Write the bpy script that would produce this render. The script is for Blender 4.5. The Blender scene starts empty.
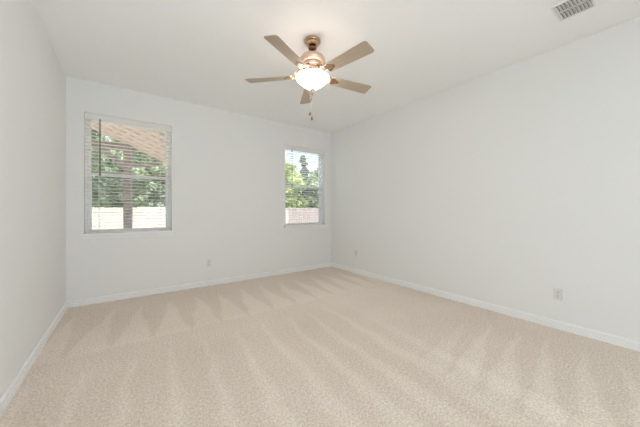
import bpy, bmesh, math, random
import numpy as np
from mathutils import Vector, Matrix
from math import sin, cos, pi, radians

S = bpy.context.scene
COL = S.collection

# ------------------------------------------------------------------ camera
cam_data = bpy.data.cameras.new('camera')
cam_data.sensor_fit = 'HORIZONTAL'
cam_data.sensor_width = 36.0
cam_data.lens = 36.0 * 266.3 / 640.0
cam_data.shift_y = -3.2 / 640.0
cam_data.clip_start = 0.02
cam = bpy.data.objects.new('camera', cam_data)
COL.objects.link(cam)
cam.location = (0, 0, 1.155)
cam.rotation_euler = (pi / 2, 0, -radians(35.838))
S.camera = cam

# ------------------------------------------------------------------ world, sun, lights, exposure
SUN_EL, SUN_FROM = radians(52), radians(205)       # elevation, compass angle the sun stands at
w = bpy.data.worlds.new('sky')
S.world = w
w.use_nodes = True
wn, wl = w.node_tree.nodes, w.node_tree.links
wn.clear()
sky = wn.new('ShaderNodeTexSky')
sky.sky_type = 'NISHITA'
sky.sun_disc = False
sky.sun_elevation = SUN_EL
sky.sun_rotation = SUN_FROM
sky.dust_density = 3.0
sky.air_density = 1.0
bg = wn.new('ShaderNodeBackground')
bg.inputs['Strength'].default_value = 0.60
wo = wn.new('ShaderNodeOutputWorld')
haze = wn.new('ShaderNodeMix')
haze.data_type = 'RGBA'
haze.inputs['Factor'].default_value = 0.45
haze.inputs['B'].default_value = (2.6, 2.7, 2.75, 1)
wl.new(sky.outputs[0], haze.inputs['A'])
wl.new(haze.outputs['Result'], bg.inputs[0])
wl.new(bg.outputs[0], wo.inputs[0])

sun_d = bpy.data.lights.new('sun', 'SUN')
sun_d.energy = 5.5
sun_d.angle = radians(0.6)
sun_d.color = (1.0, 0.97, 0.94)
sun = bpy.data.objects.new('sun', sun_d)
COL.objects.link(sun)
sun.rotation_euler = Vector((0.50 * cos(SUN_EL), 0.866 * cos(SUN_EL), -sin(SUN_EL))).to_track_quat('-Z', 'Y').to_euler()

# added fill light behind the camera, standing for no source in view
ad = bpy.data.lights.new('rear_fill', 'AREA')
ad.shape = 'RECTANGLE'
ad.size, ad.size_y = 2.4, 1.6
ad.energy = 78
ad.color = (0.815, 0.925, 1.0)
al = bpy.data.objects.new('rear_fill', ad)
COL.objects.link(al)
al.location = (0.7, -1.7, 0.8)
al.rotation_euler = Vector((-1.8, 0.8, 1.6)).to_track_quat('-Z', 'Z').to_euler()

BOWL_GLOW = 24.0

vs = S.view_settings
S.display_settings.display_device = 'sRGB'
vs.view_transform = 'Standard'
vs.look = 'None'
vs.exposure = 0.0
vs.gamma = 1.0
vs.use_curve_mapping = False
try:
    S.cycles.use_denoising = True
    S.cycles.max_bounces = 16
    S.cycles.diffuse_bounces = 12
    S.cycles.transparent_max_bounces = 32
    S.cycles.sample_clamp_indirect = 6.0
except Exception:
    pass


# ------------------------------------------------------------------ materials
def new_mat(name):
    m = bpy.data.materials.new(name)
    m.use_nodes = True
    return m, m.node_tree.nodes, m.node_tree.links, m.node_tree.nodes['Principled BSDF']


def mat(name, col, rough=0.6, metal=0.0, bump=0.0, bscale=200.0, var=0.0, vscale=8.0, spec=0.5):
    m, n, l, p = new_mat(name)
    p.inputs['Base Color'].default_value = (*col, 1)
    p.inputs['Roughness'].default_value = rough
    p.inputs['Metallic'].default_value = metal
    p.inputs['Specular IOR Level'].default_value = spec
    tc = n.new('ShaderNodeTexCoord')
    if var:
        nz = n.new('ShaderNodeTexNoise')
        nz.inputs['Scale'].default_value = vscale
        nz.inputs['Detail'].default_value = 3
        l.new(tc.outputs['Object'], nz.inputs['Vector'])
        mx = n.new('ShaderNodeMix')
        mx.data_type = 'RGBA'
        mx.inputs['A'].default_value = (*[c * (1 - var) for c in col], 1)
        mx.inputs['B'].default_value = (*[min(1, c * (1 + var)) for c in col], 1)
        l.new(nz.outputs['Fac'], mx.inputs['Factor'])
        l.new(mx.outputs['Result'], p.inputs['Base Color'])
    if bump:
        nb = n.new('ShaderNodeTexNoise')
        nb.inputs['Scale'].default_value = bscale
        l.new(tc.outputs['Object'], nb.inputs['Vector'])
        b = n.new('ShaderNodeBump')
        b.inputs['Strength'].default_value = bump
        b.inputs['Distance'].default_value = 0.002
        l.new(nb.outputs['Fac'], b.inputs['Height'])
        l.new(b.outputs['Normal'], p.inputs['Normal'])
    return m


def wood(name, c1, c2, scale=(1, 1, 1), rough=0.6):
    m, n, l, p = new_mat(name)
    tc = n.new('ShaderNodeTexCoord')
    mp = n.new('ShaderNodeMapping')
    mp.inputs['Scale'].default_value = scale
    nz = n.new('ShaderNodeTexNoise')
    nz.inputs['Scale'].default_value = 6
    nz.inputs['Detail'].default_value = 5
    l.new(tc.outputs['Object'], mp.inputs['Vector'])
    l.new(mp.outputs['Vector'], nz.inputs['Vector'])
    r = n.new('ShaderNodeValToRGB')
    r.color_ramp.elements[0].position = 0.35
    r.color_ramp.elements[0].color = (*c1, 1)
    r.color_ramp.elements[1].position = 0.65
    r.color_ramp.elements[1].color = (*c2, 1)
    l.new(nz.outputs['Fac'], r.inputs['Fac'])
    l.new(r.outputs['Color'], p.inputs['Base Color'])
    p.inputs['Roughness'].default_value = rough
    return m


M = {}
M['wall'] = mat('wall_paint', (0.83, 0.832, 0.828), 0.85, bump=0.12, bscale=160, spec=0.2)
M['ceiling'] = mat('ceiling_paint', (0.925, 0.93, 0.93), 0.9, bump=0.15, bscale=140, spec=0.1)
M['trim'] = mat('white_trim_paint', (0.88, 0.885, 0.885), 0.4)
M['vinyl'] = mat('white_window_vinyl', (0.93, 0.935, 0.935), 0.4)
M['slat'] = mat('white_blind_slat', (0.82, 0.81, 0.79), 0.5)
M['cord'] = mat('white_cord', (0.82, 0.80, 0.77), 0.8)
M['wand'] = mat('smoky_clear_wand', (0.10, 0.10, 0.10), 0.5)
M['bronze'] = mat('brushed_bronze', (0.58, 0.40, 0.26), 0.22, 1.0)
M['bronze_dark'] = mat('dark_bronze', (0.22, 0.12, 0.07), 0.25, 1.0)
M['copper'] = mat('satin_copper', (0.80, 0.60, 0.48), 0.42, 0.85)
M['copper_pale'] = mat('polished_pale_copper', (0.82, 0.69, 0.57), 0.4, 0.5)
M['chain'] = mat('brass_bead_chain', (0.55, 0.48, 0.40), 0.35, 0.6)
M['fob'] = mat('dark_wood_fob', (0.20, 0.13, 0.09), 0.4)
M['blade'] = wood('pale_maple_blade', (0.42, 0.335, 0.255), (0.47, 0.38, 0.29), (1.2, 16, 16), 0.5)
M['blade_edge'] = mat('blade_top_edge', (0.45, 0.35, 0.26), 0.5)
M['plate'] = mat('white_outlet_plastic', (0.74, 0.74, 0.725), 0.35)
M['slot'] = mat('dark_slot', (0.06, 0.06, 0.06), 0.6)
M['screw'] = mat('screw_metal', (0.45, 0.42, 0.38), 0.35, 0.8)
M['vent'] = mat('white_register_enamel', (0.80, 0.80, 0.79), 0.4)
M['duct'] = mat('duct_shade', (0.22, 0.22, 0.21), 0.8)
M['cedar'] = wood('sun_bleached_cedar', (0.72, 0.59, 0.55), (0.84, 0.75, 0.71), (3, 3, 0.4), 0.8)
M['cedar_grey'] = wood('darker_pinkish_fence', (0.40, 0.30, 0.31), (0.62, 0.53, 0.55), (7, 7, 0.3), 0.8)  # darker pinkish boards for the right-hand fence run
M['timber'] = wood('weathered_timber', (0.29, 0.25, 0.24), (0.40, 0.35, 0.335), (8, 8, 1), 0.8)
M['roof_board'] = wood('pinkish_roof_board', (0.76, 0.53, 0.45), (0.86, 0.67, 0.58), (1, 10, 1), 0.8)
M['shingle'] = mat('roof_shingle', (0.30, 0.22, 0.18), 0.9, var=0.2)
M['bark'] = mat('tree_bark', (0.20, 0.15, 0.12), 0.9, var=0.3)
M['grass'] = mat('lawn_grass', (0.30, 0.36, 0.14), 0.9, var=0.35, vscale=3)
M['concrete'] = mat('patio_concrete', (0.60, 0.57, 0.53), 0.9, var=0.1)
M['stucco'] = mat('house_stucco', (0.70, 0.66, 0.60), 0.9)

# carpet: beige pile with the vacuum's nap wedges
def carpet_material():
    m, n, l, p = new_mat('beige_carpet')
    p.inputs['Roughness'].default_value = 0.95
    p.inputs['Specular IOR Level'].default_value = 0.05
    p.inputs['Sheen Weight'].default_value = 0.15
    p.inputs['Sheen Roughness'].default_value = 0.6
    tc = n.new('ShaderNodeTexCoord')

    def math_(op, a, b=None, c=None, clamp=False):
        q = n.new('ShaderNodeMath')
        q.operation = op
        q.use_clamp = clamp
        for i, v in enumerate((a, b, c)):
            if v is None:
                continue
            if isinstance(v, (int, float)):
                q.inputs[i].default_value = v
            else:
                l.new(v, q.inputs[i])
        return q.outputs[0]

    def noise(scale, detail=2):
        q = n.new('ShaderNodeTexNoise')
        q.inputs['Scale'].default_value = scale
        q.inputs['Detail'].default_value = detail
        l.new(tc.outputs['Object'], q.inputs['Vector'])
        return q.outputs['Fac']

    def ramp(v, lo, hi):
        q = n.new('ShaderNodeMapRange')
        q.interpolation_type = 'SMOOTHSTEP'
        l.new(v, q.inputs['Value'])
        q.inputs['From Min'].default_value = lo
        q.inputs['From Max'].default_value = hi
        return q.outputs['Result']

    sp = n.new('ShaderNodeSeparateXYZ')
    l.new(tc.outputs['Object'], sp.inputs[0])
    wob = math_('MULTIPLY', math_('SUBTRACT', noise(2.2), 0.5), 0.16)
    wob2 = math_('MULTIPLY', math_('SUBTRACT', noise(5.0), 0.5), 0.10)
    x = math_('ADD', sp.outputs[0], wob)
    y = math_('ADD', sp.outputs[1], wob2)

    def saw(u):
        f = math_('FRACT', math_('ADD', u, 0.5))
        return math_('MULTIPLY', math_('ABSOLUTE', math_('SUBTRACT', f, 0.5)), 2.0)

    def wedge(along, across, a0, a1, period, phase, lean, w0, w1, soft):
        # along runs from a0 (apex) to a1 (base)
        t = math_('DIVIDE', math_('SUBTRACT', a0, along), a0 - a1, clamp=True)
        u = math_('DIVIDE', math_('ADD', math_('SUBTRACT', across, phase), math_('MULTIPLY', t, lean)), period)
        width = math_('MULTIPLY_ADD', t, w1 - w0, w0)
        d = math_('SUBTRACT', width, saw(u))
        inside = math_('MULTIPLY', ramp(math_('SUBTRACT', a0, along), 0.0, 0.05), ramp(math_('SUBTRACT', along, a1), -0.03, 0.06))
        return math_('MULTIPLY', ramp(d, -soft, soft), inside)

    v1 = wedge(y, x, 3.90, 2.82, 0.300, 0.44, 0.10, 0.0, 0.95, 0.16)
    v2 = wedge(y, x, 2.55, 0.0, 0.27, 0.30, 0.26, 0.10, 0.72, 0.25)
    left = ramp(math_('SUBTRACT', 2.35, x), 0.0, 0.5)
    v2 = math_('MULTIPLY', v2, left)
    v3 = wedge(x, y, 3.05, 1.8, 0.22, 0.75, 0.30, 0.0, 0.85, 0.25)
    near = ramp(math_('SUBTRACT', 1.5, y), 0.0, 0.5)
    v3 = math_('MULTIPLY', v3, near)
    nap = math_('ADD', math_('MULTIPLY', v1, 0.42), math_('MULTIPLY', v2, 0.34))
    nap = math_('ADD', nap, math_('MULTIPLY', v3, 0.42))
    # band between the two ranks of strokes is brushed towards the window
    mid = math_('MULTIPLY', ramp(math_('SUBTRACT', 2.92, y), 0.0, 0.12), ramp(y, 2.2, 2.7))
    nap = math_('ADD', nap, math_('MULTIPLY', mid, 0.22))
    right = math_('MULTIPLY', ramp(x, 1.3, 2.4), ramp(y, 1.2, 2.2))
    right = math_('MULTIPLY', right, ramp(math_('SUBTRACT', 3.3, x), 0.0, 0.3))
    right = math_('MULTIPLY', right, ramp(math_('SUBTRACT', 3.7, y), 0.0, 0.5))
    nap = math_('ADD', nap, math_('MULTIPLY', right, 0.20))
    nap = math_('ADD', nap, math_('MULTIPLY', math_('SUBTRACT', noise(1.6, 4), 0.5), 0.6))
    tuft = math_('ADD', math_('MULTIPLY', math_('SUBTRACT', noise(74, 3), 0.5), 3.8),
                 math_('MULTIPLY', math_('SUBTRACT', noise(150, 2), 0.5), 2.2))
    fac = math_('ADD', nap, tuft)
    r = n.new('ShaderNodeMapRange')
    l.new(fac, r.inputs['Value'])
    r.inputs['From Min'].default_value = -0.6
    r.inputs['From Max'].default_value = 1.4
    mx = n.new('ShaderNodeMix')
    mx.data_type = 'RGBA'
    mx.inputs['A'].default_value = (0.615, 0.515, 0.43, 1)
    mx.inputs['B'].default_value = (0.97, 0.88, 0.785, 1)
    l.new(r.outputs['Result'], mx.inputs['Factor'])
    l.new(mx.outputs['Result'], p.inputs['Base Color'])
    b = n.new('ShaderNodeBump')
    b.inputs['Strength'].default_value = 0.35
    b.inputs['Distance'].default_value = 0.008
    l.new(math_('ADD', noise(110, 3), math_('MULTIPLY', noise(260, 2), 0.5)), b.inputs['Height'])
    l.new(b.outputs['Normal'], p.inputs['Normal'])
    return m


M['carpet'] = carpet_material()


def glass_material(name, tint, refl=0.05):
    m = bpy.data.materials.new(name)
    m.use_nodes = True
    n, l = m.node_tree.nodes, m.node_tree.links
    n.clear()
    tr = n.new('ShaderNodeBsdfTransparent')
    tr.inputs[0].default_value = (*tint, 1)
    gl = n.new('ShaderNodeBsdfGlossy')
    gl.inputs['Roughness'].default_value = 0.02
    mx = n.new('ShaderNodeMixShader')
    mx.inputs[0].default_value = refl * 0.3
    o = n.new('ShaderNodeOutputMaterial')
    l.new(tr.outputs[0], mx.inputs[1])
    l.new(gl.outputs[0], mx.inputs[2])
    l.new(mx.outputs[0], o.inputs[0])
    return m


M['glass'] = glass_material('clear_window_glass', (0.96, 0.98, 0.97), 0.04)


def screen_material():
    m = bpy.data.materials.new('insect_screen_mesh')
    m.use_nodes = True
    n, l = m.node_tree.nodes, m.node_tree.links
    n.clear()
    tr = n.new('ShaderNodeBsdfTransparent')
    df = n.new('ShaderNodeBsdfDiffuse')
    df.inputs[0].default_value = (0.25, 0.26, 0.27, 1)
    mx = n.new('ShaderNodeMixShader')
    mx.inputs[0].default_value = 0.22
    o = n.new('ShaderNodeOutputMaterial')
    l.new(tr.outputs[0], mx.inputs[1])
    l.new(df.outputs[0], mx.inputs[2])
    l.new(mx.outputs[0], o.inputs[0])
    return m


M['screen'] = screen_material()


def bowl_material():
    m, n, l, p = new_mat('lit_frosted_glass')
    p.inputs['Base Color'].default_value = (0.9, 0.87, 0.82, 1)
    p.inputs['Roughness'].default_value = 0.35
    p.inputs['Emission Color'].default_value = (1.0, 0.93, 0.86, 1)
    p.inputs['Emission Strength'].default_value = BOWL_GLOW
    return m


M['bowl'] = bowl_material()


def leaf_material(name, c1, c2):
    m, n, l, p = new_mat(name)
    tc = n.new('ShaderNodeTexCoord')
    nz = n.new('ShaderNodeTexNoise')
    nz.inputs['Scale'].default_value = 2.2
    nz.inputs['Detail'].default_value = 4
    l.new(tc.outputs['Object'], nz.inputs['Vector'])
    r = n.new('ShaderNodeValToRGB')
    r.color_ramp.elements[0].position = 0.38
    r.color_ramp.elements[0].color = (*c1, 1)
    r.color_ramp.elements[1].position = 0.62
    r.color_ramp.elements[1].color = (*c2, 1)
    l.new(nz.outputs['Fac'], r.inputs['Fac'])
    l.new(r.outputs['Color'], p.inputs['Base Color'])
    p.inputs['Roughness'].default_value = 0.55
    tl = n.new('ShaderNodeBsdfTranslucent')
    l.new(r.outputs['Color'], tl.inputs[0])
    mx = n.new('ShaderNodeMixShader')
    mx.inputs[0].default_value = 0.4
    o = [q for q in n if q.type == 'OUTPUT_MATERIAL'][0]
    l.new(p.outputs[0], mx.inputs[1])
    l.new(tl.outputs[0], mx.inputs[2])
    l.new(mx.outputs[0], o.inputs[0])
    return m


M['leaf_mid'] = leaf_material('mid_green_leaves', (0.36, 0.43, 0.29), (0.57, 0.63, 0.45))
M['leaf_pale'] = leaf_material('yellow_green_leaves', (0.46, 0.54, 0.22), (0.70, 0.76, 0.44))
M['leaf_dark'] = leaf_material('dark_green_leaves', (0.27, 0.34, 0.25), (0.42, 0.49, 0.37))


# ------------------------------------------------------------------ mesh helpers
def obj(name, bm, m, parent=None, smooth=False, bevel=0.0, segs=2):
    me = bpy.data.meshes.new(name)
    bmesh.ops.recalc_face_normals(bm, faces=bm.faces[:])
    bm.to_mesh(me)
    bm.free()
    for k in (m if isinstance(m, (list, tuple)) else [m]):
        me.materials.append(k)
    if smooth:
        for f in me.polygons:
            f.use_smooth = True
    o = bpy.data.objects.new(name, me)
    COL.objects.link(o)
    if parent:
        o.parent = parent
    if bevel:
        b = o.modifiers.new('bevel', 'BEVEL')
        b.width = bevel
        b.segments = segs
        b.limit_method = 'ANGLE'
    return o


def tag(o, label=None, cat=None, group=None, kind=None):
    if label: o['label'] = label
    if cat: o['category'] = cat
    if group: o['group'] = group
    if kind: o['kind'] = kind
    return o


def thing(name, loc, label, cat, group=None, kind=None, rz=0.0):
    o = bpy.data.objects.new(name, None)
    COL.objects.link(o)
    o.location = loc
    o.rotation_euler = (0, 0, rz)
    o.empty_display_size = 0.1
    return tag(o, label, cat, group, kind)


def box(bm, x0, x1, y0, y1, z0, z1, mtx=None):
    vs_ = [bm.verts.new((x, y, z)) for z in (z0, z1) for y in (y0, y1) for x in (x0, x1)]
    for a in ((0, 2, 3, 1), (4, 5, 7, 6), (0, 1, 5, 4), (2, 6, 7, 3), (0, 4, 6, 2), (1, 3, 7, 5)):
        bm.faces.new([vs_[i] for i in a])
    if mtx is not None:
        for v in vs_:
            v.co = mtx @ v.co
    return vs_


def bar(bm, a, b, wx, wz, up=Vector((0, 0, 1))):
    """rectangular timber from a to b"""
    a, b = Vector(a), Vector(b)
    d = (b - a).normalized()
    s = d.cross(up)
    if s.length < 1e-4:
        s = d.cross(Vector((1, 0, 0)))
    s.normalize()
    u = s.cross(d).normalized()
    vs_ = []
    for p in (a, b):
        for i, j in ((-1, -1), (1, -1), (1, 1), (-1, 1)):
            vs_.append(bm.verts.new(p + s * (i * wx / 2) + u * (j * wz / 2)))
    for q in ((0, 1, 2, 3), (7, 6, 5, 4), (0, 4, 5, 1), (1, 5, 6, 2), (2, 6, 7, 3), (3, 7, 4, 0)):
        bm.faces.new([vs_[i] for i in q])


def lathe(bm, prof, seg=40, cx=0, cy=0):
    rings = []
    for r, z in prof:
        if r < 1e-5:
            rings.append([bm.verts.new((cx, cy, z))])
        else:
            rings.append([bm.verts.new((cx + r * cos(2 * pi * i / seg), cy + r * sin(2 * pi * i / seg), z)) for i in range(seg)])
    for a, b in zip(rings, rings[1:]):
        for i in range(seg):
            j = (i + 1) % seg
            if len(a) == 1 and len(b) == 1:
                continue
            if len(a) == 1:
                bm.faces.new((a[0], b[j], b[i]))
            elif len(b) == 1:
                bm.faces.new((a[i], a[j], b[0]))
            else:
                bm.faces.new((a[i], a[j], b[j], b[i]))


def tube(bm, pts, r, seg=8):
    pts = [Vector(p) for p in pts]
    rings = []
    ref = Vector((0, 0, 1))
    for i, p in enumerate(pts):
        d = (pts[min(i + 1, len(pts) - 1)] - pts[max(i - 1, 0)]).normalized()
        s = d.cross(ref)
        if s.length < 1e-3:
            s = d.cross(Vector((0, 1, 0)))
        s.normalize()
        u = s.cross(d).normalized()
        rr = r[i] if isinstance(r, (list, tuple)) else r
        rings.append([bm.verts.new(p + s * (rr * cos(2 * pi * k / seg)) + u * (rr * sin(2 * pi * k / seg))) for k in range(seg)])
    for a, b in zip(rings, rings[1:]):
        for k in range(seg):
            j = (k + 1) % seg
            bm.faces.new((a[k], a[j], b[j], b[k]))
    bm.faces.new(rings[0][::-1])
    bm.faces.new(rings[-1])


def struct(name, bm, m, label=None, cat=None, **kw):
    o = obj(name, bm, m, **kw)
    return tag(o, label, cat, None, 'structure')


# ------------------------------------------------------------------ the room
XL, XR, YB, YF, ZC = -0.591, 3.402, 4.316, -1.30, 2.743
T = 0.20
WZ0, WZ1 = 0.866, 2.356
WIN = [(-0.432, 0.508), (2.332, 3.240)]

# floor: real pile, a fine mesh of uneven tufts
def make_floor():
    step = 0.0125
    nx = int((XR - XL) / step) + 1
    ny = int((YB + 3.6) / step) + 1
    xs = np.linspace(XL, XR, nx)
    ys = np.linspace(-3.6, YB, ny)
    rng = np.random.default_rng(5)
    h = rng.uniform(-0.0022, 0.0022, (ny, nx))
    X, Y = np.meshgrid(xs, ys)
    X = X + rng.uniform(-0.003, 0.003, X.shape)
    Y = Y + rng.uniform(-0.003, 0.003, X.shape)
    X[:, 0], X[:, -1], Y[0], Y[-1] = XL, XR, -3.6, YB
    co = np.stack([X, Y, h], -1).reshape(-1, 3).astype(np.float32)
    i = np.arange(ny * nx).reshape(ny, nx)
    q = np.stack([i[:-1, :-1], i[:-1, 1:], i[1:, 1:], i[1:, :-1]], -1).reshape(-1, 4)
    me = bpy.data.meshes.new('floor')
    me.vertices.add(len(co))
    me.vertices.foreach_set('co', co.ravel())
    me.loops.add(q.size)
    me.loops.foreach_set('vertex_index', q.ravel().astype(np.int32))
    me.polygons.add(len(q))
    me.polygons.foreach_set('loop_start', np.arange(0, q.size, 4, dtype=np.int32))
    me.update(calc_edges=True)
    me.polygons.foreach_set('use_smooth', np.ones(len(q), dtype=bool))
    me.materials.append(M['carpet'])
    o = bpy.data.objects.new('floor', me)
    COL.objects.link(o)
    tag(o, 'beige wall to wall carpet with vacuum marks', 'floor', None, 'structure')


make_floor()

bm = bmesh.new()
box(bm, XL - T, XR + T, -3.8, YB + T, -0.16, -0.006)
struct('floor_slab', bm, M['concrete'], 'concrete slab under the carpet', 'floor')

bm = bmesh.new()
box(bm, XL - T, XR + T, -3.8, YB + T, ZC, ZC + 0.25)
struct('ceiling', bm, M['ceiling'], 'flat white painted ceiling', 'ceiling')

bm = bmesh.new()
box(bm, XL - T, XL, YF - T, YB + T, -0.16, ZC)
struct('wall_left', bm, M['wall'], 'plain white wall left of the two windows', 'wall')
bm = bmesh.new()
box(bm, XR, XR + T, YF - T, YB + T, -0.16, ZC)
struct('wall_right', bm, M['wall'], 'long plain white wall on the right', 'wall')

bm = bmesh.new()
xs = [XL] + [v for a in WIN for v in a] + [XR]
for i in range(len(xs) - 1):
    if i % 2 == 0:
        box(bm, xs[i], xs[i + 1], YB, YB + T, -0.16, ZC)
    else:
        box(bm, xs[i], xs[i + 1], YB, YB + T, -0.16, WZ0)
        box(bm, xs[i], xs[i + 1], YB, YB + T, WZ1, ZC)
bmesh.ops.remove_doubles(bm, verts=bm.verts[:], dist=1e-5)
struct('wall_back', bm, M['wall'], 'white wall holding the two windows', 'wall')

# wall behind the camera, with a wide opening added for the fill light
OX0, OX1, OZ = -0.35, 3.18, 2.60
bm = bmesh.new()
box(bm, XL, OX0, YF - T, YF, -0.16, ZC)
box(bm, OX1, XR, YF - T, YF, -0.16, ZC)
box(bm, OX0, OX1, YF - T, YF, OZ, ZC)
struct('wall_front', bm, M['wall'], 'white wall behind the viewer with opening added for the fill light', 'wall')

# unseen enclosure added beyond the opening to keep the sun out
bm = bmesh.new()
box(bm, XL - T, XL, -3.6, YF - T, -0.16, ZC)
box(bm, XR, XR + T, -3.6, YF - T, -0.16, ZC)
box(bm, XL - T, XR + T, -3.8, -3.6, -0.16, ZC)
struct('wall_sun_block', bm, M['wall'], 'white walls added beyond the opening to keep the sun out', 'wall')

BB = [(0, 0), (0.016, 0), (0.016, 0.038), (0.006, 0.041), (0.006, 0.049), (0.013, 0.052), (0.013, 0.066), (0.004, 0.078), (0, 0.078)]


def baseboard(name, a, b, inward, label):
    a, b, nrm = Vector(a), Vector(b), Vector(inward)
    bm_ = bmesh.new()
    r0 = [bm_.verts.new(a + nrm * u + Vector((0, 0, v))) for u, v in BB]
    r1 = [bm_.verts.new(b + nrm * u + Vector((0, 0, v))) for u, v in BB]
    k = len(BB)
    for i in range(k):
        j = (i + 1) % k
        bm_.faces.new((r0[i], r0[j], r1[j], r1[i]))
    bm_.faces.new(r0)
    bm_.faces.new(r1[::-1])
    struct(name, bm_, M['trim'], label, 'baseboard')


baseboard('baseboard_back', (XL, YB, 0), (XR, YB, 0), (0, -1, 0), 'white moulded baseboard under the two windows')
baseboard('baseboard_left', (XL, YF, 0), (XL, YB - 0.015, 0), (1, 0, 0), 'white moulded baseboard along the left wall')
baseboard('baseboard_right', (XR, YF, 0), (XR, YB - 0.015, 0), (-1, 0, 0), 'white moulded baseboard along the right wall')


# ------------------------------------------------------------------ windows and blinds
def frame_boxes(bm_, x0, x1, y0, y1, z0, z1, wv, wt, wb):
    box(bm_, x0, x0 + wv, y0, y1, z0, z1)
    box(bm_, x1 - wv, x1, y0, y1, z0, z1)
    box(bm_, x0 + wv, x1 - wv, y0, y1, z0, z0 + wb)
    box(bm_, x0 + wv, x1 - wv, y0, y1, z1 - wt, z1)


def window(idx, x0, x1, label):
    cx = (x0 + x1) / 2
    h = (x1 - x0) / 2
    root = thing('window_%d' % idx, (cx, YB, WZ0), label, 'window', None, 'structure')
    H = WZ1 - WZ0
    mid = 0.742
    e = 0.001
    b = bmesh.new()
    frame_boxes(b, -h + e, h - e, 0.095, 0.175, e, H - e, 0.026, 0.028, 0.018)
    obj('window_frame', b, M['vinyl'], root, bevel=0.002)
    # upper sash sits to the outside
    b = bmesh.new()
    frame_boxes(b, -h + 0.03, h - 0.03, 0.135, 0.160, mid - 0.012, H - 0.030, 0.026, 0.026, 0.040)
    up = obj('upper_sash', b, M['vinyl'], root, bevel=0.002)
    b = bmesh.new()
    box(b, -h + 0.054, h - 0.054, 0.146, 0.150, mid + 0.026, H - 0.054)
    obj('glass_pane', b, M['glass'], up)
    b = bmesh.new()
    frame_boxes(b, -h + 0.03, h - 0.03, 0.105, 0.132, 0.0195, mid + 0.026, 0.034, 0.036, 0.024)
    lo = obj('lower_sash', b, M['vinyl'], root, bevel=0.002)
    b = bmesh.new()
    box(b, -h + 0.064, h - 0.064, 0.116, 0.120, 0.042, mid - 0.009)
    obj('glass_pane', b, M['glass'], lo)
    b = bmesh.new()
    box(b, -0.03, 0.03, 0.094, 0.1045, mid + 0.004, mid + 0.020)
    obj('sash_lock', b, M['vinyl'], lo, bevel=0.002)
    b = bmesh.new()
    box(b, -h + 0.030, h - 0.030, 0.1625, 0.1635, 0.020, mid)
    obj('insect_screen', b, M['screen'], root)
    # stool and apron
    b = bmesh.new()
    box(b, -h - 0.028, h + 0.028, -0.058, 0.0, -0.020, 0.004)
    box(b, -h + e, h - e, 0.0, 0.095, 0.0005, 0.004)
    obj('window_sill', b, M['trim'], root, bevel=0.004, segs=3)
    b = bmesh.new()
    box(b, -h - 0.014, h + 0.014, -0.012, 0.0, -0.068, -0.020)
    obj('sill_apron', b, M['trim'], root, bevel=0.004)
    return root


window(1, *WIN[0], 'double hung white window nearest the left wall')
window(2, *WIN[1], 'double hung white window nearest the right wall')


def blind(x0, x1, label, wand_dx):
    cx = (x0 + x1) / 2
    h = (x1 - x0) / 2 - 0.006
    zt = WZ1 - 0.002
    root = thing('window_blind', (cx, YB + 0.048, zt), label, 'blind', 'white slatted blinds in the two windows')
    b = bmesh.new()
    box(b, -h, h, -0.022, 0.024, -0.045, 0.0)
    obj('headrail', b, M['slat'], root, bevel=0.002)
    b = bmesh.new()
    box(b, -h - 0.003, h + 0.003, -0.038, -0.026, -0.074, 0.0)
    box(b, -h - 0.003, -h + 0.007, -0.026, 0.0, -0.074, 0.0)
    box(b, h - 0.007, h + 0.003, -0.026, 0.0, -0.074, 0.0)
    obj('valance', b, M['slat'], root, bevel=0.003)
    zb = WZ0 + 0.004 - zt
    b = bmesh.new()
    box(b, -h, h, -0.025, 0.025, zb + 0.001, zb + 0.014)
    obj('bottom_rail', b, M['slat'], root, bevel=0.003)
    # all slats of the one blind, gently crowned
    b = bmesh.new()
    z = zb + 0.040
    tilt = radians(-3)
    while z < -0.082:
        prof = []
        for k in range(5):
            s = -1 + k * 0.5
            yy, zz = s * 0.025, 0.0022 * (1 - s * s)
            prof.append((yy * cos(tilt) - zz * sin(tilt), yy * sin(tilt) + zz * cos(tilt)))
        for d0, d1 in zip(prof, prof[1:]):
            pass
        ring0 = [b.verts.new((-h, p[0], z + p[1])) for p in prof] + [b.verts.new((-h, p[0], z + p[1] - 0.0026)) for p in prof[::-1]]
        ring1 = [b.verts.new((h, v.co.y, v.co.z)) for v in ring0]
        k = len(ring0)
        for i in range(k):
            j = (i + 1) % k
            b.faces.new((ring0[i], ring0[j], ring1[j], ring1[i]))
        b.faces.new(ring0)
        b.faces.new(ring1[::-1])
        z += 0.0435
    obj('slats', b, M['slat'], root)
    for px in (-h + 0.13, 0.0, h - 0.13):
        b = bmesh.new()
        for yy in (-0.0265, 0.0265):
            tube(b, [(px, yy, zb + 0.014), (px, yy, -0.045)], 0.0011, 6)
        tube(b, [(px + 0.008, 0, zb + 0.014), (px + 0.008, 0, -0.045)], 0.0010, 6)
        obj('ladder_cord', b, M['cord'], root)
    b = bmesh.new()
    tube(b, [(-h + wand_dx, -0.047, -0.060), (-h + wand_dx, -0.047, -0.74)], 0.0062, 6)
    tube(b, [(-h + wand_dx, -0.034, -0.0745), (-h + wand_dx, -0.047, -0.070)], 0.003, 6)
    lathe(b, [(0, -0.77), (0.008, -0.765), (0.008, -0.74), (0.004, -0.735)], 8, -h + wand_dx, -0.047)
    tag(obj('tilt_wand', b, M['wand'], root), 'dark tilt wand')
    return root


blind(*WIN[0], 'white slatted blind, open, in the left window facing the timber post', 0.145)
blind(*WIN[1], 'white slatted blind, open, in the right window near the room corner', 0.14)


# ------------------------------------------------------------------ ceiling fan
FX, FY = 1.398, 2.056
fan = thing('ceiling_fan', (FX, FY, ZC), 'five bladed bronze ceiling fan with lit frosted bowl hanging from the ceiling', 'ceiling fan')

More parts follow.
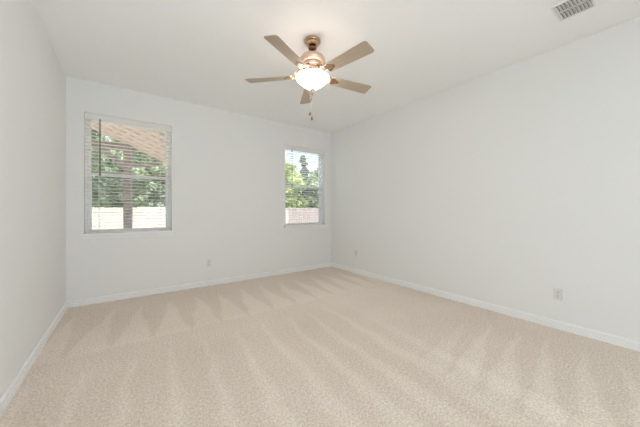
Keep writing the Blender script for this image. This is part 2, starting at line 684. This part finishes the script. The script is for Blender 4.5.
b = bmesh.new()
lathe(b, [(0, 0), (0.074, 0), (0.076, -0.006), (0.076, -0.020), (0.072, -0.026), (0.060, -0.028), (0.058, -0.032), (0.058, -0.046), (0.052, -0.052), (0.040, -0.056), (0, -0.056)])
obj('canopy', b, M['bronze'], fan, smooth=True, bevel=0.001)
b = bmesh.new()
lathe(b, [(0, -0.058), (0.026, -0.060), (0.036, -0.067), (0.039, -0.077), (0.036, -0.087), (0.026, -0.094), (0.014, -0.097), (0, -0.097)], 28)
tag(obj('hanger_ball', b, M['bronze_dark'], fan, smooth=True), 'dark bronze hanger ball')
b = bmesh.new()
lathe(b, [(0.0105, -0.09), (0.0105, -0.128), (0.018, -0.130), (0.020, -0.142), (0.0105, -0.144)], 20)
obj('downrod', b, M['bronze'], fan, smooth=True)
b = bmesh.new()
lathe(b, [(0, -0.140), (0.040, -0.141), (0.078, -0.148), (0.104, -0.162), (0.117, -0.180), (0.120, -0.196), (0.114, -0.206), (0.112, -0.220), (0.098, -0.228), (0, -0.228)], 48)
obj('motor_housing', b, M['copper'], fan, smooth=True)
# ribbed cooling ring under the housing
b = bmesh.new()
lathe(b, [(0, -0.226), (0.082, -0.226), (0.072, -0.252), (0, -0.252)], 40)
for k in range(30):
    a = 2 * pi * k / 30
    bar(b, (0.084 * cos(a), 0.084 * sin(a), -0.229), (0.073 * cos(a), 0.073 * sin(a), -0.251), 0.005, 0.006)
obj('vent_ring', b, M['copper_pale'], fan)
b = bmesh.new()
lathe(b, [(0, -0.250), (0.098, -0.250), (0.102, -0.256), (0.098, -0.263), (0, -0.263)], 40)
obj('flywheel', b, M['copper_pale'], fan, smooth=True, bevel=0.001)
b = bmesh.new()
lathe(b, [(0, -0.261), (0.055, -0.261), (0.060, -0.275), (0.058, -0.305), (0.070, -0.316), (0.106, -0.330), (0.136, -0.338), (0.138, -0.345), (0.132, -0.348), (0, -0.348)], 36)
obj('switch_housing', b, M['copper_pale'], fan, smooth=True)  # bottom flares into an added pan that cuts the bowl's upward glow

# glass bowl: open at the top, glowing
b = bmesh.new()
prof_o = [(0.1515, -0.3475), (0.1525, -0.356), (0.147, -0.366), (0.132, -0.384), (0.108, -0.405), (0.080, -0.427), (0.052, -0.446), (0.030, -0.457), (0.012, -0.463), (0, -0.464)]
prof_i = [(max(r - 0.005, 0), z + (0.0 if i_ > len(prof_o) - 3 else 0.005)) for i_, (r, z) in enumerate(prof_o[::-1])]
lathe(b, prof_o + prof_i[0:] + [prof_o[0]], 56)
bmesh.ops.remove_doubles(b, verts=b.verts[:], dist=1e-5)
tag(obj('light_bowl', b, M['bowl'], fan, smooth=True), 'glowing white frosted glass bowl')
b = bmesh.new()
lathe(b, [(0, -0.448), (0.020, -0.455), (0.027, -0.461), (0.024, -0.467), (0.012, -0.472), (0.008, -0.480), (0.010, -0.486), (0.006, -0.492), (0, -0.494)], 24)
tag(obj('finial', b, M['copper'], fan, smooth=True), 'small bronze finial under the bowl')

ZBL = 2.409 - ZC
NSEG = 10


def blade_mesh():
    b_ = bmesh.new()
    r0, r1, w0, w1, cr = 0.185, 0.645, 0.054, 0.066, 0.026
    out = [(r0, -w0 + 0.012), (r0 + 0.012, -w0)]
    for k in range(7):
        a = -pi / 2 + k * (pi / 2) / 6
        out.append((r1 - cr + cr * cos(a), -w1 + cr + cr * sin(a)))
    for k in range(7):
        a = k * (pi / 2) / 6
        out.append((r1 - cr + cr * cos(a), w1 - cr + cr * sin(a)))
    out += [(r0 + 0.012, w0), (r0, w0 - 0.012)]
    lo = [b_.verts.new((x_, y_, -0.003)) for x_, y_ in out]
    hi = [b_.verts.new((x_, y_, 0.003)) for x_, y_ in out]
    k = len(out)
    b_.faces.new(lo[::-1])
    b_.faces.new(hi)
    for i in range(k):
        j = (i + 1) % k
        b_.faces.new((lo[i], lo[j], hi[j], hi[i]))
    return b_


PITCH = radians(-12)     # counter-clockwise edge lower


def arm_mesh():
    b_ = bmesh.new()
    rot = Matrix.Translation((0, 0, ZBL)) @ Matrix.Rotation(PITCH, 4, 'X')
    zb_ = -0.256
    # root foot under the flywheel
    box(b_, 0.070, 0.108, -0.016, 0.016, -0.270, -0.262)
    # two C-scrolls sweeping from the flywheel down to the blade pad
    for s in (-1, 1):
        pts = []
        for t in np.linspace(0, 1, 15):
            r_ = 0.095 + 0.115 * t
            y_ = s * (0.008 + 0.036 * sin(pi * min(1.0, t * 1.05)))
            zz = (1 - t) ** 1.5 * (-0.266) + (1 - (1 - t) ** 1.5) * (ZBL - 0.006)
            pts.append((r_, y_, zz))
        tube(b_, pts, 0.0052, 8)
        curl = []
        for t in np.linspace(0, 1, 12):
            a = s * (0.3 + 4.6 * t)
            rr = 0.020 * (1 - 0.65 * t)
            curl.append((0.150 + rr * cos(a), s * 0.026 + rr * sin(a), ZBL + 0.018 - 0.012 * t))
        tube(b_, curl, 0.0036, 7)
    # trefoil pad screwed to the blade's underside
    pad = []
    for k in range(28):
        a = 2 * pi * k / 28
        rr = 0.036 * (1 + 0.22 * cos(3 * a))
        pad.append((0.226 + rr * 1.15 * cos(a), rr * sin(a)))
    lo = [b_.verts.new(rot @ Vector((x_, y_, -0.0085))) for x_, y_ in pad]
    hi = [b_.verts.new(rot @ Vector((x_, y_, -0.0032))) for x_, y_ in pad]
    b_.faces.new(lo[::-1])
    b_.faces.new(hi)
    for i in range(28):
        j = (i + 1) % 28
        b_.faces.new((lo[i], lo[j], hi[j], hi[i]))
    return b_


def screw_mesh(px_, py_):
    b_ = bmesh.new()
    rot = Matrix.Translation((0, 0, ZBL)) @ Matrix.Rotation(PITCH, 4, 'X')
    lathe(b_, [(0, -0.0082), (0.0065, -0.0086), (0.0055, -0.0108), (0, -0.0114)], 12, px_, py_)
    for v in b_.verts:
        v.co = rot @ v.co
    return b_


PHASE = radians(135.2)
blade0 = obj('blade', blade_mesh(), M['blade'], fan, bevel=0.0015)
blade0.location = (0, 0, ZBL)
arm0 = obj('blade_arm', arm_mesh(), M['bronze'], fan)
screws0 = [obj('screw', screw_mesh(px_, py_), M['bronze_dark'], arm0) for px_, py_ in ((0.262, 0.0), (0.207, 0.024), (0.207, -0.024))]
for i in range(5):
    if i == 0:
        bl, ar = blade0, arm0
    else:
        bl, ar = blade0.copy(), arm0.copy()
        COL.objects.link(bl)
        COL.objects.link(ar)
        bl.parent = ar.parent = fan
        for sc in screws0:
            s2 = sc.copy()
            COL.objects.link(s2)
            s2.parent = ar
    az = PHASE + i * 2 * pi / 5
    bl.rotation_euler = (Matrix.Rotation(az, 3, 'Z') @ Matrix.Rotation(PITCH, 3, 'X')).to_euler()
    ar.rotation_euler = (0, 0, az)

# two pull chains with fobs
def chain(px_, py_, z0_, z1_):
    b_ = bmesh.new()
    z_ = z0_
    tube(b_, [(px_, py_, z0_), (px_, py_, z1_)], 0.0007, 5)
    while z_ > z1_:
        bmesh.ops.create_uvsphere(b_, u_segments=6, v_segments=4, radius=0.0014, matrix=Matrix.Translation((px_, py_, z_)))
        z_ -= 0.0045
    c = obj('pull_chain', b_, M['chain'], fan)
    b_ = bmesh.new()
    lathe(b_, [(0, z1_ + 0.004), (0.004, z1_ + 0.002), (0.0055, z1_ - 0.006), (0.0095, z1_ - 0.016), (0.0105, z1_ - 0.025), (0.0085, z1_ - 0.034), (0.004, z1_ - 0.040), (0, z1_ - 0.041)], 14, px_, py_)
    tag(obj('chain_fob', b_, M['fob'], c, smooth=True), 'dark teardrop fob')


rx, ry = cos(radians(35.838)), -sin(radians(35.838))
fx_, fy_ = ry, rx
chain(-0.022 * rx, -0.022 * ry, -0.470, -0.665)
chain(-0.004 * rx, -0.004 * ry, -0.492, -0.708)


# ------------------------------------------------------------------ ceiling register
vx0, vx1, vy0, vy1 = 2.687, 2.937, 0.420, 0.634
vent = thing('air_vent', ((vx0 + vx1) / 2, (vy0 + vy1) / 2, ZC), 'white louvred air vent set in the ceiling near the right wall', 'air vent')
hx, hy = (vx1 - vx0) / 2, (vy1 - vy0) / 2
b = bmesh.new()
box(b, -hx, hx, -hy, -hy + 0.013, -0.007, 0)
box(b, -hx, hx, hy - 0.013, hy, -0.007, 0)
box(b, -hx, -hx + 0.013, -hy + 0.013, hy - 0.013, -0.007, 0)
box(b, hx - 0.013, hx, -hy + 0.013, hy - 0.013, -0.007, 0)
box(b, -0.008, 0.008, -hy + 0.013, hy - 0.013, -0.007, 0)
obj('vent_frame', b, M['vent'], vent, bevel=0.0015)
b = bmesh.new()
box(b, -hx + 0.01, hx - 0.01, -hy + 0.01, hy - 0.01, -0.0012, -0.0002)  # flat dark sheet painted as the shade between the louvres
tag(obj('duct_backing', b, M['duct'], vent), 'dark sheet painting the shade behind the louvres')
b = bmesh.new()
nl = 9
for sx0, sx1 in ((-hx + 0.013, -0.008), (0.008, hx - 0.013)):
    for k in range(nl):
        yy = -hy + 0.013 + (k + 0.5) * (2 * hy - 0.026) / nl
        mt = Matrix.Translation((0, yy, -0.0085)) @ Matrix.Rotation(radians(38), 4, 'X')
        box(b, sx0, sx1, -0.0125, 0.0125, -0.0008, 0.0008, mt)
obj('louvres', b, M['vent'], vent)


# ------------------------------------------------------------------ wall outlets
def outlet(loc, rz, label):
    root = thing('wall_outlet', loc, label, 'outlet', None, None, rz)
    b_ = bmesh.new()
    box(b_, -0.035, 0.035, -0.006, 0.0, -0.0575, 0.0575)
    obj('cover_plate', b_, M['plate'], root, bevel=0.003, segs=3)
    for s in (-1, 1):
        b_ = bmesh.new()
        box(b_, -0.0165, 0.0165, -0.009, -0.0055, s * 0.0195 - 0.0145, s * 0.0195 + 0.0145)
        rc = obj('receptacle', b_, M['plate'], root, bevel=0.005, segs=3)
        b_ = bmesh.new()
        box(b_, -0.0078, -0.0052, -0.0094, -0.0085, s * 0.0195 - 0.003, s * 0.0195 + 0.007)
        box(b_, 0.0052, 0.0078, -0.0094, -0.0085, s * 0.0195 - 0.002, s * 0.0195 + 0.006)
        box(b_, -0.0025, 0.0025, -0.0094, -0.0085, s * 0.0195 - 0.011, s * 0.0195 - 0.006)
        tag(obj('slots', b_, M['slot'], rc), 'dark plug slots')
    b_ = bmesh.new()
    bmesh.ops.create_cone(b_, cap_ends=True, segments=12, radius1=0.003, radius2=0.003, depth=0.002, matrix=Matrix.Translation((0, -0.0065, 0)) @ Matrix.Rotation(pi / 2, 4, 'X'))
    obj('screw', b_, M['screw'], root)


outlet((1.013, YB, 0.345), 0, 'white wall outlet low on the back wall between the windows')
outlet((XR, 3.58, 0.368), -pi / 2, 'white wall outlet low on the right wall, close to the far corner')
outlet((XR, 0.746, 0.34), -pi / 2, 'white wall outlet low on the right wall, nearest the viewer')


# ------------------------------------------------------------------ outside: yard, patio cover, fence, trees
GY = -0.56
def ground(y):
    return -0.18 + (GY + 0.18) * min(1, max(0, (y - 7.9) / 4.0))


bm = bmesh.new()
ysr = [7.9, 9.0, 10.0, 11.0, 11.9, 16, 30, 45]
prev = None
for yv in ysr:
    row = [bm.verts.new((xv, yv, ground(yv))) for xv in (-20, -10, 0, 10, 20, 32)]
    if prev:
        for i in range(5):
            bm.faces.new((prev[i], prev[i + 1], row[i + 1], row[i]))
    prev = row
struct('lawn', bm, M['grass'], 'grass yard outside the windows', 'lawn')
bm = bmesh.new()
box(bm, -20, 32, YB + T, 7.9, -0.40, -0.18)
struct('patio_slab', bm, M['concrete'], 'pale concrete patio outside the windows', 'patio')

PY = 7.0
def rake_z(x):                    # underside of the right-hand roof slope
    return 2.80 - 0.422 * (x + 0.61)


RX = -2.0                          # ridge
pc = thing('patio_cover', (0.003, PY, -0.18), 'gabled timber patio cover on a post outside the left window', 'patio cover')
O = Vector((0.003, PY, -0.18))


def L(x, y, z):
    return Vector((x, y, z)) - O


b = bmesh.new()
bar(b, L(0.003, PY, -0.179), L(0.003, PY, rake_z(0.003) - 0.06), 0.16, 0.16, Vector((0, 1, 0)))
obj('post', b, M['timber'], pc, bevel=0.006)
b = bmesh.new()
bar(b, L(-3.9, PY, -0.179), L(-3.9, PY, rake_z(0.003) - 0.06), 0.17, 0.17, Vector((0, 1, 0)))
obj('post', b, M['timber'], pc, bevel=0.006)
b = bmesh.new()
bar(b, L(-4.2, PY, 2.485), L(0.15, PY, 2.485), 0.10, 0.13)
obj('tie_beam', b, M['timber'], pc, bevel=0.005)
b = bmesh.new()
bar(b, L(0.003, PY, 2.02), L(-0.44, PY, 2.42), 0.09, 0.10, Vector((0, 1, 0)))
obj('knee_brace', b, M['timber'], pc, bevel=0.004)
b = bmesh.new()
bar(b, L(0.06, PY, 2.125), L(0.63, PY, 2.185), 0.07, 0.075)
bar(b, L(0.60, PY, 2.16), L(0.60, PY, rake_z(0.60) + 0.01), 0.06, 0.06, Vector((0, 1, 0)))
obj('eave_bracket', b, M['timber'], pc, bevel=0.004)
# roof boards run down the slope; battens under them
def slope_slab(xa, xb, y0_, y1_, dz0, dz1, mirror=False):
    f = (lambda x: rake_z(x)) if not mirror else (lambda x: rake_z(2 * RX - x))
    return [(x_, y_, f(x_) + dz) for dz in (dz0, dz1) for x_, y_ in ((xa, y0_), (xb, y0_), (xb, y1_), (xa, y1_))]


def slab(b_, v):
    q = [b_.verts.new(L(*p_)) for p_ in v]
    for a in ((3, 2, 1, 0), (4, 5, 6, 7), (0, 1, 5, 4), (1, 2, 6, 5), (2, 3, 7, 6), (3, 0, 4, 7)):
        b_.faces.new([q[i] for i in a])


YE = 7.08
for mirror in (False, True):
    b = bmesh.new()
    yv = YB + T + 0.02
    k = 0
    wb_ = 0.182
    while yv + wb_ < YE + 0.01:
        xa, xb = (RX, 1.25) if not mirror else (2 * RX - 1.25, RX)
        dz = 0.012 if k % 2 else 0.0
        slab(b, slope_slab(xa, xb, yv, yv + wb_ - 0.010, dz, dz + 0.022, mirror))
        yv += wb_
        k += 1
    obj('roof_boards', b, M['roof_board'], pc)
    b = bmesh.new()
    slab(b, slope_slab(xa, xb, YB + T + 0.02, YE, 0.036, 0.075, mirror))
    obj('shingles', b, M['shingle'], pc)

# board fence along the back of the yard
FYD = 13.8
fence = thing('board_fence', (4.0, FYD, GY), 'sun bleached board fence along the far edge of the yard', 'fence')
rnd = random.Random(3)
pan = 2.44
x = -7.0
i = 0
while x < 17.0:
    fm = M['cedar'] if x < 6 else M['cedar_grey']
    b = bmesh.new()
    top = 1.83 + (0.03 if i % 3 == 0 else 0.0)
    xx = x
    while xx < x + pan - 0.01:
        t_ = top + rnd.uniform(-0.008, 0.008)
        dy = rnd.uniform(-0.004, 0.004)
        box(b, xx - 4.0 + 0.002, xx - 4.0 + (0.1335 if x < 6 else 0.126), -0.035 + dy, -0.018 + dy, 0.02, t_)
        xx += pan / 18
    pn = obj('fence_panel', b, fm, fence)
    b = bmesh.new()
    for zr in (0.3, 0.95, 1.6):
        box(b, x - 4.0, x - 4.0 + pan, -0.012, 0.026, zr, zr + 0.09)
    obj('fence_rail', b, M['cedar'], fence)
    b = bmesh.new()
    box(b, x - 4.0 - 0.045, x - 4.0 + 0.045, 0.028, 0.118, -0.02, 1.80)
    obj('fence_post', b, M['cedar'], fence)
    x += pan
    i += 1


def tree(name, loc, height, rad, leafmat, label, n=13000, seed=1, conifer=False, z_low=0.12, leaf=0.15):
    rng = np.random.default_rng(seed)
    root = thing(name, loc, label, 'tree', 'trees beyond the fence')
    b_ = bmesh.new()
    tube(b_, [(0, 0, -0.05), (0.05, 0.02, height * 0.3), (-0.04, 0.03, height * 0.6), (0, 0, height * 0.9)], [0.16, 0.13, 0.08, 0.02], 8)
    for k in range(6):
        a = rng.uniform(0, 2 * pi)
        z_ = height * rng.uniform(0.25, 0.6)
        q = rad * rng.uniform(0.5, 0.8)
        tube(b_, [(0, 0, z_), (q * 0.5 * cos(a), q * 0.5 * sin(a), z_ + 0.5), (q * cos(a), q * sin(a), z_ + 1.2)], [0.07, 0.045, 0.015], 6)
    obj('trunk', b_, M['bark'], root)
    # crown of leaf blades gathered in clumps
    nclump = 95 if not conifer else 90
    cl = []
    for k in range(nclump):
        z_ = rng.uniform(z_low, 0.97)
        if conifer:
            env = max(0.04, 1.0 - z_) ** 0.85
        else:
            env = max(0.15, 1 - ((z_ - 0.52) / 0.50) ** 2) ** 0.5
        a = rng.uniform(0, 2 * pi)
        q = rad * env * math.sqrt(rng.uniform(0.15, 1.0)) * 0.85
        cl.append((q * cos(a), q * sin(a), z_ * height, rad * (0.25 if not conifer else 0.24 * (1.15 - z_))))
    cl = np.array(cl)
    pick = rng.integers(0, nclump, n)
    d = rng.normal(size=(n, 3))
    d /= np.linalg.norm(d, axis=1)[:, None]
    rr = rng.uniform(0.35, 1.0, n) ** 0.5
    P = cl[pick, :3] + d * (cl[pick, 3] * rr)[:, None] * np.array([1, 1, 0.75])
    P[:, 2] = np.maximum(P[:, 2], 0.15)
    nrm = d + rng.normal(scale=0.6, size=(n, 3))
    nrm /= np.linalg.norm(nrm, axis=1)[:, None]
    t1 = np.cross(nrm, rng.normal(size=(n, 3)))
    t1 /= np.linalg.norm(t1, axis=1)[:, None]
    t2 = np.cross(nrm, t1)
    s = rng.uniform(0.6, 1.2, n)[:, None] * leaf
    V = np.stack([P - t1 * s, P - t2 * s * 0.45, P + t1 * s, P + t2 * s * 0.45], 1).reshape(-1, 3)
    me = bpy.data.meshes.new('foliage')
    me.vertices.add(len(V))
    me.vertices.foreach_set('co', V.astype(np.float32).ravel())
    me.loops.add(n * 4)
    me.loops.foreach_set('vertex_index', np.arange(n * 4, dtype=np.int32))
    me.polygons.add(n)
    me.polygons.foreach_set('loop_start', np.arange(0, n * 4, 4, dtype=np.int32))
    me.update(calc_edges=True)
    me.materials.append(M[leafmat])
    o = bpy.data.objects.new('foliage', me)
    COL.objects.link(o)
    o.parent = root


tree('leafy_tree', (-2.35, 17.2, GY), 7.2, 1.9, 'leaf_mid', 'mid green tree behind the fence at the left edge of the left window', n=14000, seed=1)
tree('leafy_tree', (1.65, 17.2, GY), 6.6, 2.0, 'leaf_mid', 'mid green tree behind the fence beside the timber post', n=14000, seed=2)
tree('evergreen_tree', (-0.2, 22.2, GY), 9.5, 2.2, 'leaf_dark', 'dark evergreen rising between the two leafy trees in the left window', n=14000, seed=4, conifer=True, z_low=0.05)
tree('leafy_tree', (4.1, 22.0, GY), 7.6, 1.9, 'leaf_mid', 'mid green tree standing far back at the right edge of the left window', seed=3)
tree('leafy_tree', (9.1, 17.4, GY), 5.3, 1.9, 'leaf_pale', 'yellow green rounded tree behind the fence in the right window', seed=5)
tree('leafy_tree', (13.0, 17.2, GY), 5.0, 1.9, 'leaf_mid', 'mid green tree behind the fence at the right edge of the right window', seed=6)
tree('evergreen_tree', (13.7, 21.8, GY), 7.4, 1.8, 'leaf_dark', 'dark narrow evergreen rising behind the trees in the right window', seed=7, conifer=True)
tree('leafy_tree', (0.6, 28.0, GY), 11.0, 3.6, 'leaf_mid', 'broad tall tree farthest back, filling the gaps in the left window', n=16000, seed=8, leaf=0.24)
